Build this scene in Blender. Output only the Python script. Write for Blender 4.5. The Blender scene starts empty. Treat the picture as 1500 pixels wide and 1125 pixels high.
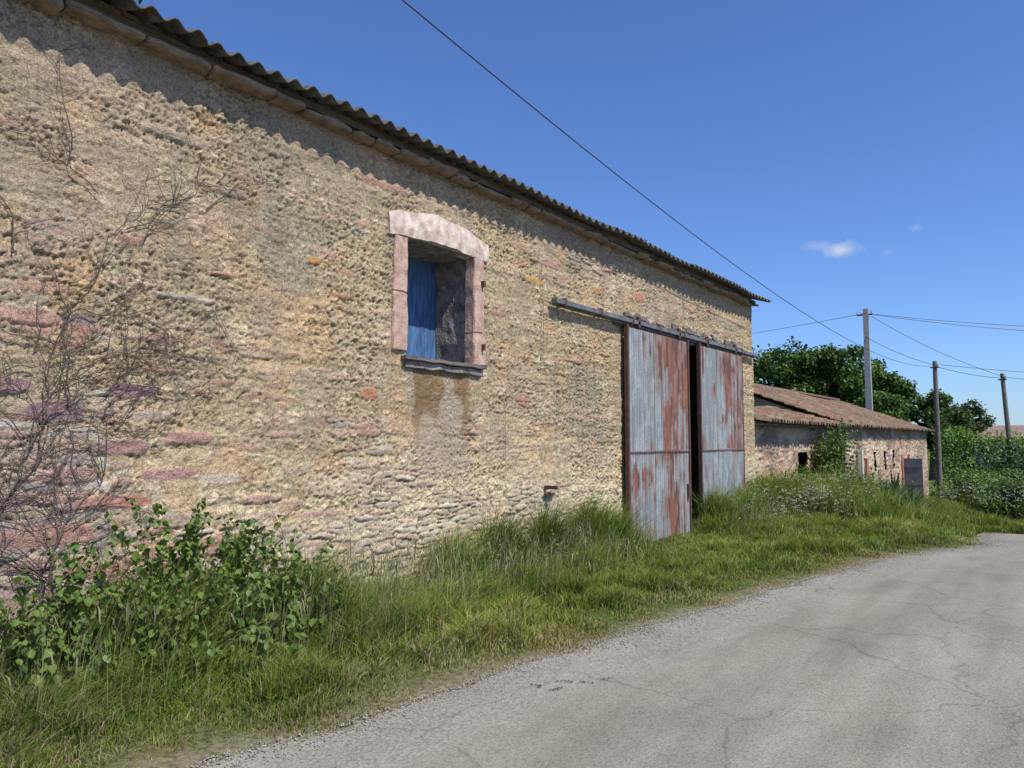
import bpy, bmesh, math, random
import numpy as np
from mathutils import Vector, noise as mnoise
random.seed(7); R=np.random.RandomState(11)
S=bpy.context.scene; COL=S.collection

# ---------------------------------------------------------------- noise
def h2(ix,iy,s):
    ix=ix.astype(np.int64).astype(np.uint32); iy=iy.astype(np.int64).astype(np.uint32)
    n=ix*np.uint32(374761393)+iy*np.uint32(668265263)+np.uint32((s*974634777+12345)&0xffffffff)
    n=(n^(n>>np.uint32(13)))*np.uint32(1274126177); n=(n^(n>>np.uint32(16)))*np.uint32(2246822519)
    n=n^(n>>np.uint32(15))
    return n.astype(np.float64)/4294967295.0
def vn(x,y,s=0):
    x=np.asarray(x,float); y=np.asarray(y,float)
    ix=np.floor(x); iy=np.floor(y); fx=x-ix; fy=y-iy
    fx=fx*fx*(3-2*fx); fy=fy*fy*(3-2*fy)
    a=h2(ix,iy,s); b=h2(ix+1,iy,s); c=h2(ix,iy+1,s); d=h2(ix+1,iy+1,s)
    return (a*(1-fx)+b*fx)*(1-fy)+(c*(1-fx)+d*fx)*fy
def fbm(x,y,o=4,s=0,g=0.5):
    t=0;a=1;n=0
    for i in range(o):
        t=t+a*vn(x*2**i+i*17.3,y*2**i+i*9.1,s+i); n+=a; a*=g
    return t/n
def voro(x,y,s=0,j=0.8):
    ix=np.floor(x); iy=np.floor(y)
    F1=np.full(x.shape,9.);F2=F1.copy();ID=np.zeros(x.shape)
    for dx in(-1,0,1):
        for dy in(-1,0,1):
            cx=ix+dx; cy=iy+dy
            px=cx+.5+j*(h2(cx,cy,s)-.5); py=cy+.5+j*(h2(cx,cy,s+5)-.5)
            d=np.maximum(np.abs(px-x),np.abs(py-y))*.55+np.hypot(px-x,py-y)*.45
            i=h2(cx,cy,s+9)
            m=d<F1
            F2=np.where(m,F1,np.minimum(F2,d)); ID=np.where(m,i,ID); F1=np.where(m,d,F1)
    return F1,F2,ID
def ss(a,b,x):
    t=np.clip((x-a)/(b-a),0,1); return t*t*(3-2*t)
def mixc(a,b,t):
    return a*(1-t[...,None])+np.asarray(b)*t[...,None]

# ---------------------------------------------------------------- materials
def newmat(n):
    m=bpy.data.materials.new(n); m.use_nodes=True
    nt=m.node_tree; b=nt.nodes['Principled BSDF']; return m,nt,b
def link(nt,a,b): nt.links.new(a,b)
def mat_noise(name,c1,c2,scale=5,rough=.9,bump=.3,bscale=60,metal=0,bdist=.01,stretch=(1,1,1)):
    m,nt,b=newmat(name); N=nt.nodes
    tc=N.new('ShaderNodeTexCoord'); mp=N.new('ShaderNodeMapping'); mp.inputs['Scale'].default_value=stretch
    link(nt,tc.outputs['Object'],mp.inputs[0])
    n=N.new('ShaderNodeTexNoise'); n.inputs['Scale'].default_value=scale; n.inputs['Detail'].default_value=8; n.inputs['Roughness'].default_value=.65
    link(nt,mp.outputs[0],n.inputs[0])
    r=N.new('ShaderNodeValToRGB'); r.color_ramp.elements[0].position=.35; r.color_ramp.elements[1].position=.65
    r.color_ramp.elements[0].color=(*c1,1); r.color_ramp.elements[1].color=(*c2,1)
    link(nt,n.outputs[0],r.inputs[0]); link(nt,r.outputs[0],b.inputs['Base Color'])
    b.inputs['Roughness'].default_value=rough; b.inputs['Metallic'].default_value=metal
    if bump>0:
        n2=N.new('ShaderNodeTexNoise'); n2.inputs['Scale'].default_value=bscale; n2.inputs['Detail'].default_value=4
        link(nt,mp.outputs[0],n2.inputs[0])
        bp=N.new('ShaderNodeBump'); bp.inputs['Strength'].default_value=bump; bp.inputs['Distance'].default_value=bdist
        link(nt,n2.outputs[0],bp.inputs['Height']); link(nt,bp.outputs[0],b.inputs['Normal'])
    return m
def mat_attr(name,rough=.95,bscale=90,bump=.5,bdist=.008,var=.25,vscale=60,spec=.3,transl=0,metal=0,diffuse=False,bdet=4):
    m,nt,b=newmat(name); N=nt.nodes
    at=N.new('ShaderNodeAttribute'); at.attribute_name='Col'
    colout=at.outputs['Color']
    tc=N.new('ShaderNodeTexCoord')
    if var>0:
        n=N.new('ShaderNodeTexNoise'); n.inputs['Scale'].default_value=vscale; n.inputs['Detail'].default_value=3
        link(nt,tc.outputs['Object'],n.inputs[0])
        mr=N.new('ShaderNodeMapRange'); mr.inputs[1].default_value=.3; mr.inputs[2].default_value=.7
        mr.inputs[3].default_value=1-var; mr.inputs[4].default_value=1+var; link(nt,n.outputs[0],mr.inputs[0])
        mx=N.new('ShaderNodeMix'); mx.data_type='RGBA'; mx.blend_type='MULTIPLY'; mx.inputs[0].default_value=1
        link(nt,at.outputs['Color'],mx.inputs[6]); link(nt,mr.outputs[0],mx.inputs[7]); colout=mx.outputs[2]
    out=N['Material Output']
    if diffuse:
        N.remove(b); b=N.new('ShaderNodeBsdfDiffuse'); link(nt,colout,b.inputs['Color']); link(nt,b.outputs[0],out.inputs[0])
    else:
        link(nt,colout,b.inputs['Base Color'])
        b.inputs['Roughness'].default_value=rough; b.inputs['Specular IOR Level'].default_value=spec; b.inputs['Metallic'].default_value=metal
    if bump>0:
        n2=N.new('ShaderNodeTexNoise'); n2.inputs['Scale'].default_value=bscale; n2.inputs['Detail'].default_value=bdet; n2.inputs['Roughness'].default_value=.7
        link(nt,tc.outputs['Object'],n2.inputs[0])
        bp=N.new('ShaderNodeBump'); bp.inputs['Strength'].default_value=bump; bp.inputs['Distance'].default_value=bdist
        link(nt,n2.outputs[0],bp.inputs['Height']); link(nt,bp.outputs[0],b.inputs['Normal'])
    if transl>0:
        tr=N.new('ShaderNodeBsdfTranslucent'); ms=N.new('ShaderNodeMixShader'); ms.inputs[0].default_value=transl
        link(nt,colout,tr.inputs[0]); link(nt,b.outputs[0],ms.inputs[1]); link(nt,tr.outputs[0],ms.inputs[2]); link(nt,ms.outputs[0],out.inputs[0])
    return m
M_wall=mat_attr('rubble_wall',bump=1.0,bdist=.013,bscale=80,var=.38,vscale=75,diffuse=True,bdet=3)
M_leaf=mat_attr('leaf',rough=.5,bump=0,var=0,spec=.3,transl=.25)
M_grass=mat_attr('grass_blade',bump=0,var=0,transl=.25,diffuse=True)
M_tile=mat_attr('clay_tile',bump=.4,bscale=60,var=.3,vscale=14,diffuse=True)
M_zinc=mat_attr('rusty_corrugated_steel',rough=.55,bump=.15,bscale=60,var=.15,vscale=30,spec=.4,metal=.1)
M_ground=mat_attr('soil_and_turf',bump=.8,bscale=40,bdist=.03,var=.4,vscale=25,diffuse=True)
M_peb=mat_attr('pebble',bump=0,var=0,diffuse=True)
M_stone=mat_noise('pink_dressed_stone',(.36,.21,.16),(.56,.41,.32),11,.95,.9,45)
M_pale=mat_noise('pale_lintel_stone',(.40,.27,.21),(.72,.63,.53),8,.95,.9,40,stretch=(1,1.4,1))
M_greyst=mat_noise('grey_plaster_reveal',(.10,.09,.08),(.34,.30,.26),9,.95,1,40,bdist=.02)
M_fc=mat_noise('fibre_cement',(.05,.048,.04),(.14,.13,.10),12,.95,.5,50)
M_corn=mat_noise('eaves_stone',(.17,.125,.09),(.34,.26,.18),9,.95,.9,40,bdist=.02)
M_gable=mat_noise('gable_render',(.28,.22,.15),(.44,.35,.24),4,.95,.9,40,bdist=.02)
M_wood=mat_noise('weathered_wood',(.07,.055,.045),(.22,.19,.155),6,.9,.8,30,stretch=(3,.4,3))
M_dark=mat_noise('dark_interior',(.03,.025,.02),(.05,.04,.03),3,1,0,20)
M_blue=mat_noise('blue_painted_board',(.03,.075,.17),(.085,.20,.40),6,.7,.5,40,stretch=(1,4,.8))
M_iron=mat_noise('rusty_iron',(.06,.03,.024),(.15,.07,.05),12,.8,.4,80)
M_rail=mat_noise('galvanised_rail',(.09,.09,.09),(.22,.22,.22),8,.6,.2,60,metal=.2)
M_vine=mat_noise('dead_vine_bark',(.07,.052,.042),(.16,.125,.10),20,.9,0,80)
M_conc=mat_noise('concrete_pole',(.30,.29,.27),(.42,.40,.37),6,.9,.2,60)
M_pole=mat_noise('wood_pole',(.10,.085,.07),(.19,.165,.14),6,.9,.3,60)
M_wire=mat_noise('black_cable',(.02,.02,.02),(.03,.03,.03),5,.6,0,10)
M_bark=mat_noise('bark',(.06,.045,.035),(.13,.1,.08),10,.9,.5,40)
M_grdoor=mat_noise('grey_steel_door',(.08,.09,.11),(.14,.155,.18),4,.6,.1,50)
M_plaster=mat_noise('cream_plaster',(.5,.45,.36),(.6,.55,.46),3,.9,.2,50)
M_ins=mat_noise('ceramic',(.35,.35,.33),(.5,.5,.48),3,.3,0,10)

# ---------------------------------------------------------------- mesh helpers
def mesh_np(name,v,f,mat=None,col=None,smooth=False,parent=None):
    v=np.ascontiguousarray(v,dtype=np.float32); f=np.ascontiguousarray(f,dtype=np.int32)
    me=bpy.data.meshes.new(name); k=f.shape[1]
    me.vertices.add(len(v)); me.vertices.foreach_set('co',v.ravel())
    me.loops.add(f.size); me.loops.foreach_set('vertex_index',f.ravel())
    me.polygons.add(len(f)); me.polygons.foreach_set('loop_start',np.arange(0,f.size,k,dtype=np.int32))
    try: me.polygons.foreach_set('loop_total',np.full(len(f),k,dtype=np.int32))
    except Exception: pass
    if smooth: me.polygons.foreach_set('use_smooth',np.ones(len(f),dtype=bool))
    me.update(calc_edges=True)
    if col is not None:
        c=np.ones((len(v),4),dtype=np.float32); c[:,:3]=col
        a=me.color_attributes.new('Col','FLOAT_COLOR','POINT'); a.data.foreach_set('color',c.ravel())
    if mat: me.materials.append(mat)
    ob=bpy.data.objects.new(name,me); COL.objects.link(ob)
    if parent: ob.parent=parent
    return ob
def grid_faces(nr,nc):
    i=np.arange(nr*nc).reshape(nr,nc)
    return np.stack([i[:-1,:-1],i[:-1,1:],i[1:,1:],i[1:,:-1]],-1).reshape(-1,4)
def empty(name,parent=None):
    e=bpy.data.objects.new(name,None); COL.objects.link(e); e.empty_display_size=.2
    return e
def rough_box(name,lo,hi,mat,parent=None,cuts=0,amp=0,bevel=.0,sc=6,rot=None):
    bm=bmesh.new(); bmesh.ops.create_cube(bm,size=1)
    lo=Vector(lo); hi=Vector(hi); c=(lo+hi)/2; d=hi-lo
    for v in bm.verts: v.co=Vector((v.co.x*d.x,v.co.y*d.y,v.co.z*d.z))
    if bevel>0: bmesh.ops.bevel(bm,geom=bm.edges[:],offset=bevel,segments=2,affect='EDGES')
    if cuts>0: bmesh.ops.subdivide_edges(bm,edges=bm.edges[:],cuts=cuts,use_grid_fill=True)
    if rot: bmesh.ops.rotate(bm,verts=bm.verts[:],cent=(0,0,0),matrix=rot)
    for v in bm.verts:
        p=v.co+c
        if amp>0: p=p+mnoise.noise_vector(p*sc)*amp+mnoise.noise_vector(p*sc*3.7)*amp*.4
        v.co=p
    me=bpy.data.meshes.new(name); bm.to_mesh(me); bm.free(); me.materials.append(mat)
    ob=bpy.data.objects.new(name,me); COL.objects.link(ob)
    if parent: ob.parent=parent
    return ob
def polys(name,verts,faces,mat,parent=None):
    me=bpy.data.meshes.new(name); me.from_pydata(verts,[],faces); me.materials.append(mat); me.update()
    ob=bpy.data.objects.new(name,me); COL.objects.link(ob)
    if parent: ob.parent=parent
    return ob
def curve_ob(name,splines,mat,depth=1.0,res=0,parent=None):
    cu=bpy.data.curves.new(name,'CURVE'); cu.dimensions='3D'; cu.bevel_depth=depth; cu.bevel_resolution=res
    for pts,rad in splines:
        sp=cu.splines.new('POLY'); sp.points.add(len(pts)-1)
        for i,p in enumerate(pts):
            sp.points[i].co=(p[0],p[1],p[2],1); sp.points[i].radius=rad[i] if hasattr(rad,'__len__') else rad
    cu.materials.append(mat); ob=bpy.data.objects.new(name,cu); COL.objects.link(ob)
    if parent: ob.parent=parent
    return ob

# ---------------------------------------------------------------- terrain functions
def g(x,y):
    y=np.asarray(y,float); return -1.3*ss(10,38,y)
EY=np.array([-30,-6,-2,2.1,4.19,6.37,8.54,11.03,13.0,14.04,15.2,16.4])
EX=np.array([-4.6,-4.1,-3.85,-3.44,-3.13,-2.83,-2.43,-1.97,-1.4,-1.05,-1.15,-1.35])
def xe(y):
    y=np.asarray(y,float)
    return np.interp(y,EY,EX)+.10*(vn(y*1.1,y*0,3)-.5)+.10*(vn(y*4,y*0+5,4)-.5)

WX=-5.31
# ---------------------------------------------------------------- wall shading/relief
PAL=np.array([(.40,.33,.25),(.40,.25,.20),(.29,.21,.20),(.50,.38,.22),(.56,.49,.38),(.43,.34,.24),(.36,.31,.26),(.41,.24,.17)])
STONES=[(2.05,.98,.62,.15,(.44,.22,.16)),(2.5,1.17,.50,.09,(.45,.20,.14)),(2.55,1.55,.34,.11,(.38,.23,.20)),(2.6,1.95,.36,.09,(.31,.19,.20)),
(2.1,1.78,.35,.14,(.29,.18,.20)),(1.95,.55,.55,.2,(.44,.27,.23)),(2.2,1.37,.35,.10,(.42,.25,.22)),(4.83,2.04,.22,.12,(.46,.22,.13)),(4.15,3.2,.15,.075,(.42,.24,.10)),
(2.98,2.68,.5,.045,(.42,.36,.28)),(4.97,4.13,.75,.08,(.42,.26,.19)),(7.6,3.62,.45,.08,(.52,.33,.12)),(8.0,3.9,.5,.1,(.42,.27,.20)),(10.5,3.85,.35,.12,(.45,.21,.15)),
(1.9,2.4,.4,.1,(.42,.26,.2)),(2.1,3.0,.4,.08,(.44,.30,.22)),(2.9,3.9,.5,.07,(.40,.31,.22)),(3.3,1.3,.35,.08,(.52,.43,.32)),(3.0,1.0,.45,.09,(.46,.36,.26)),
(7.3,4.0,.5,.07,(.47,.31,.22)),(9.2,3.75,.3,.1,(.52,.30,.14)),(6.9,2.5,.2,.1,(.47,.34,.2)),(8.9,2.0,.2,.06,(.42,.31,.22)),(5.0,1.5,.3,.08,(.48,.39,.28)),
(3.6,2.3,.3,.05,(.45,.34,.24)),(8.3,1.5,.25,.07,(.46,.31,.24)),(6.9,1.45,.3,.06,(.45,.36,.26)),(3.2,.55,.6,.16,(.44,.32,.24)),(12.5,4.0,.5,.12,(.47,.31,.2)),(14.2,3.7,.4,.12,(.45,.28,.2)),
(5.6,4.1,.4,.07,(.47,.34,.24)),(3.3,3.6,.35,.06,(.45,.35,.26)),(1.7,1.2,.5,.12,(.38,.24,.20)),(1.75,1.95,.4,.10,(.35,.23,.21)),(2.75,1.78,.3,.07,(.47,.37,.27)),
(2.4,.72,.4,.10,(.44,.22,.16)),(2.8,2.35,.28,.05,(.44,.27,.21)),(4.3,.95,.5,.06,(.47,.32,.24)),(5.6,1.15,.4,.05,(.46,.36,.27)),(3.9,1.65,.3,.05,(.44,.30,.22)),
(3.05,1.62,.4,.09,(.42,.25,.21)),(2.9,1.35,.42,.08,(.40,.24,.21)),(3.1,.82,.5,.08,(.43,.24,.18)),(3.7,1.12,.4,.06,(.45,.30,.23))]
def wall_fn(Y,Z,farm=False):
    wy=Y+.12*(fbm(Y*3,Z*3,3,31)-.5); wz=Z+.07*(fbm(Y*2.5,Z*5,3,37)-.5)
    F1,F2,ID=voro(wy/.30,wz/.085,3); e1=F2-F1
    G1,G2,JD=voro(wy/.29,wz/.052,13); e2=G2-G1
    big=ss(.47,.53,fbm(Y*.9,Z*.9,2,71)-.25*ss(2.6,3.6,Y)*(0 if farm else 1))
    edge=e1*big+e2*(1-big); ident=np.where(big>.5,ID,JD)
    st=ss(.05,.20,edge)
    low=fbm(Y*.55,Z*.8,3,5); mid=fbm(Y*2.2,Z*4.2,3,8)
    if farm: bias=.32+.0*Y
    else:
        bias=.31*ss(1.2,.55,Z)+.20*ss(3.6,2.0,Y)*ss(3.2,1.0,Z)+.11*ss(3.3,4.1,Z)*ss(6.5,9.,Y)-.08*ss(1.2,2,Z)
    ex=ss(.60,.72,low*.45+mid*.55+bias)
    rnd=ss(.89,.94,ident)*ss(.45,.6,mid)*.85
    ex=np.maximum(ex,rnd)
    sm=st*ex
    A=np.array((.62,.485,.285)); B=np.array((.46,.365,.23)); C=np.array((.71,.60,.395)); D=np.array((.29,.235,.155))
    n1=fbm(Y*.7,Z*.9,4,21); n2=fbm(Y*5,Z*5,4,22); n3=fbm(Y*19,Z*19,3,23); lay=fbm(Y*1.6,Z*11,4,25)
    c=np.broadcast_to(A,Y.shape+(3,)).copy()
    c=mixc(c,B,ss(.40,.62,n1*.6+n2*.4)*.9)
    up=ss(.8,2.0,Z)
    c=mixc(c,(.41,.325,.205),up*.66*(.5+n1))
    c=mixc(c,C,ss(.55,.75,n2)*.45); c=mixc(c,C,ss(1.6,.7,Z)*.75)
    c=mixc(c,D,ss(.52,.70,n3)*.5)
    c=mixc(c,(.31,.27,.20),ss(.48,.66,fbm(Y*1.3+9,Z*.9,4,91))*.55*up)
    c=mixc(c,(.56,.36,.19),ss(.58,.72,fbm(Y*2.3+19,Z*2.9,4,93))*.5)
    c=mixc(c,(.45,.30,.23),ss(.58,.68,lay)*.40)
    c=c*(.80+.40*lay)[...,None]
    sc=PAL[(ident*7.99).astype(int)%8]
    if not farm: sc=mixc(sc,(.56,.47,.33),.60*ss(3.2,4.2,Y)*ss(1.8,1.2,Z))
    sc=sc*(0.75+.5*fbm(Y*14,Z*40,3,55))[...,None]
    rough=fbm(Y*42,Z*48,2,41,.6); rough2=fbm(Y*5,Z*11,3,43)
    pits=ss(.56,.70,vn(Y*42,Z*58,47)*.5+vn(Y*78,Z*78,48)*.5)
    amp=.30+1.0*ss(.35,.65,fbm(Y*1.5,Z*1.5,3,49))
    d=(rough-.5)*.016*amp+(rough2-.5)*.016+(lay-.5)*.032-pits*.016*amp
    H1,H2,HD=voro(wy/.075,wz/.035,23,.9); cr=ss(.12,.35,H2-H1)*ss(.62,.8,HD)
    d=d+cr*.009; c=c*(1-cr[...,None])+cr[...,None]*c*(0.72+.75*h2(np.floor(HD*999),np.floor(HD*99),3))[...,None]
    ds=(vn(ident*50,ident*31,2)-.35)*.035+(rough-.5)*.012+(rough2-.5)*.016 - (1-ss(.05,.3,edge))*.012
    c=c*(1-.35*pits)[...,None]*(1+.5*(rough-.5))[...,None]  # pits and low relief darkened in colour: cavity dirt plus painted-in shade
    c=c*(1-sm[...,None])+sc*sm[...,None]
    d=d*(1-sm)+ds*sm
    gap=ex*(1-ss(.0,.07,edge))
    d=d-gap*.030*(.4+mid)
    c=c*(1-.35*gap[...,None])
    if not farm:
        for (sy,sz,w,h,cc) in STONES:
            m=(np.abs(Y-sy)<w)&(np.abs(Z-sz)<h*1.4)
            if not m.any(): continue
            yy=(Y[m]-sy)/(w/2); zz=(Z[m]-sz)/(h/2)
            r=(np.abs(yy)**3.2+np.abs(zz)**2.6)+1.0*(fbm(Y[m]*9,Z[m]*16,3,61)-.5)
            k=ss(1.15,.80,r)
            sc2=np.array(cc)*(0.70+.6*fbm(Y[m]*12,Z[m]*45,3,77))[:,None]
            c[m]=c[m]*(1-k[:,None])+sc2*k[:,None]
            d[m]=d[m]*(1-k)+k*(.008+(rough[m]-.5)*.016+(rough2[m]-.5)*.03)
        k=ss(.0,.12,Y-5.38+.1*(mid-.5))*ss(.0,.12,6.38-Y+.2*(rough2-.5))*ss(.0,.15,2.5-Z)*ss(0,.9,Z-.9+.4*(mid-.5))
        br=ss(.4,.62,fbm(Y*3,Z*2,4,81)+.28*ss(1.8,2.2,Z)-.05)
        pc=mixc(np.broadcast_to(np.array((.38,.32,.24)),Y.shape+(3,)).copy(),(.20,.125,.06),br*ss(1.3,2.0,Z))
        pc=pc*(.8+.4*n3)[...,None]
        c=c*(1-.8*k[...,None])+pc*.8*k[...,None]; d=d*(1-.4*k)-.006*k
        c=mixc(c,(.35,.28,.24),ss(3.6,1.6,Y)*ss(.38,.62,fbm(Y*2+3,Z*2,4,95))*.5)
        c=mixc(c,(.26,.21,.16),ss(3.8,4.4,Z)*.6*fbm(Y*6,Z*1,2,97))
        gr=ss(.52,.66,fbm(Y*4.5,Z*.9,3,98))*ss(2.0,3.4,Z)*.4; c=mixc(c,(.27,.235,.175),gr)
    return d,np.clip(c,0.02,.8)

# ================================================================= BARN
barn=empty('stone_barn')
YEND=15.80
ys=np.concatenate([np.arange(-5,1.2,.05),np.arange(1.2,7.2,.0100),np.linspace(7.2,YEND,620)])
zs=np.arange(-.45,4.70,.0115)
Y,Z=np.meshgrid(ys,zs)
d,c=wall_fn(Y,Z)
OPEN=[(5.32,6.38,2.45,3.68),(10.05,14.55,-1,3.30)]
for (a,b,z0,z1) in OPEN:
    dist=np.maximum(np.maximum(a-Y,Y-b),np.maximum(z0-Z,Z-z1)); d=d*ss(-.01,.05,dist)
V=np.stack([WX+d,Y,Z],-1).reshape(-1,3)
F=grid_faces(len(zs),len(ys))
fc_y=V[F][:,:,1].mean(1); fc_z=V[F][:,:,2].mean(1)
keep=np.ones(len(F),bool)
for (a,b,z0,z1) in OPEN: keep&=~((fc_y>a)&(fc_y<b)&(fc_z>z0)&(fc_z<z1))
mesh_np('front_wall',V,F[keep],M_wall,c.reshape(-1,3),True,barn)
for nm,yy in(('gable_wall_far',YEND),('gable_wall_near',-5.0)):
    t=.5 if yy<0 else -.5
    polys(nm,[(WX-.02,yy,-.5),(WX-.02,yy,4.68),(-9.8,yy,6.05),(-14.3,yy,4.6),(-14.3,yy,-.5),
              (WX-.02,yy+t,-.5),(WX-.02,yy+t,4.68),(-9.8,yy+t,6.05),(-14.3,yy+t,4.6),(-14.3,yy+t,-.5)],
          [(0,1,2,3,4),(9,8,7,6,5),(0,5,6,1),(4,3,8,9)],M_gable,barn)
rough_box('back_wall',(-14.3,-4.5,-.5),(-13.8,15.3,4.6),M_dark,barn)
rough_box('door_reveal_a',(-5.85,9.75,-.3),(-5.335,10.05,3.3),M_greyst,barn,3,.01)
rough_box('door_reveal_b',(-5.85,14.55,-.3),(-5.335,14.85,3.3),M_greyst,barn,3,.01)
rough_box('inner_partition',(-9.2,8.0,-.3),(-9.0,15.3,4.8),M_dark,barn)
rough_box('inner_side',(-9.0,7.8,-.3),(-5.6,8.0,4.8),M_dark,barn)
# window
rough_box('window_reveal_right',(-5.89,6.40,2.40),(-5.33,6.64,3.75),M_greyst,barn,8,.03)
rough_box('window_reveal_left',(-5.89,5.1,2.40),(-5.33,5.32,3.75),M_greyst,barn,6,.015)
rough_box('window_reveal_top',(-5.89,5.32,3.68),(-5.33,6.38,3.85),M_greyst,barn,4,.01)
rough_box('window_ledge',(-5.89,5.32,2.36),(-5.33,6.38,2.45),M_greyst,barn,4,.01)
for i in range(6):
    a=5.1+i*.245
    rough_box('blue_shutter_board',(-5.925+.003*(i%2),a,2.42),(-5.90+.003*(i%2),a+.243,3.8),M_blue,barn,0,0,.002)
rough_box('shutter_backing',(-5.96,5.1,2.40),(-5.93,6.6,3.8),M_blue,barn)
rough_box('window_jamb_left',(-5.42,5.12,2.50),(-5.285,5.325,3.09),M_stone,barn,9,.014,.008)
rough_box('window_jamb_left_upper',(-5.42,5.13,3.098),(-5.287,5.325,3.67),M_stone,barn,9,.014,.008)
rough_box('window_jamb_right',(-5.42,6.375,2.82),(-5.285,6.55,3.67),M_stone,barn,9,.014,.008)
rough_box('window_jamb_right_base',(-5.42,6.37,2.45),(-5.28,6.58,2.81),M_stone,barn,9,.014,.008)
n=44; vs=[];fs=[]; prof=[(-5.285,0),(-5.275,.33),(-5.278,.66),(-5.29,1),(-5.45,1),(-5.45,0)]; K=len(prof)
for i in range(n+1):
    t=i/n; y=5.05+t*1.58; top=3.87+.13*math.sin(math.pi*t)+.012*math.sin(t*19); bot=3.66+.035*math.sin(math.pi*t)
    for x,q_ in prof:
        q=Vector((x,y,bot+(top-bot)*q_)); q+=mnoise.noise_vector(q*7)*.014+mnoise.noise_vector(q*22)*.008; vs.append(q)
for i in range(n):
    a=i*K
    for k in range(K): fs.append((a+k,a+(k+1)%K,a+K+(k+1)%K,a+K+k))
fs.append(tuple(range(K-1,-1,-1))); fs.append(tuple(n*K+k for k in range(K)))
polys('window_lintel',vs,fs,M_pale,barn)
rough_box('window_sill',(-5.42,5.26,2.405),(-5.235,6.56,2.445),M_wood,barn,9,.012,.006)
rough_box('window_sill_stone',(-5.42,5.30,2.33),(-5.275,6.52,2.40),M_greyst,barn,9,.022,.006)
rough_box('wall_hook',(-5.31,7.80,.985),(-5.12,7.85,1.03),M_iron,barn,0,0,.006)
rough_box('wall_hook_plate',(-5.29,7.76,.90),(-5.25,7.98,.935),M_iron,barn,0,0,.006)
rough_box('hinge_pin',(-5.30,6.50,3.35),(-5.24,6.53,3.42),M_iron,barn); rough_box('hinge_pin_low',(-5.30,6.50,2.62),(-5.24,6.53,2.69),M_iron,barn)
y=-5.0
while y<YEND:
    L=random.uniform(.28,.62); e=min(y+L,YEND)
    o=random.uniform(-.04,.03); zz=4.465+random.uniform(-.018,.014)
    if e>-1: rough_box('eaves_slab',(-5.5,y+.006,zz),(-5.31+.15+o,e-.006,zz+random.uniform(.035,.055)),M_corn,barn,5,.024,.008,8)
    y=e
rough_box('wall_plate',(-5.6,-5,4.53),(-5.22,YEND,4.595),M_wood,barn,0,0)
P=.177
def corr_roof(name,y0,y1,xe_,ze,xr,zr,amp,mat,parent,thick=.012):
    ny=int((y1-y0)/P*10); yy=np.linspace(y0,y1,ny)
    ts=np.linspace(0,1,6); out=[]
    for lay in (0,1):
        for t in (ts if lay==0 else ts[::-1]):
            w=amp*np.cos(2*np.pi*yy/P)
            sheet=np.floor((yy-y0)/.90); off=.016*(h2(sheet,sheet*0,5)-.5)+.02*(vn(yy*.6,yy*0,6)-.5)
            x=xe_+(xr-xe_)*t+(off*2.5 if t==0 else 0); z=ze+(zr-ze)*t+w+(thick if lay==0 else 0)+off
            out.append(np.stack([np.broadcast_to(x,yy.shape),yy,z],-1))
    out.append(out[0]); V=np.concatenate(out); F=grid_faces(len(out),ny)
    return mesh_np(name,V,F,mat,None,True,parent)
corr_roof('corrugated_roof_front',-5.2,16.12,-5.0,4.585,-9.82,6.15,.029,M_fc,barn)
corr_roof('corrugated_roof_back',-5.2,16.12,-14.6,4.55,-9.78,6.15,.026,M_fc,barn)
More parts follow.
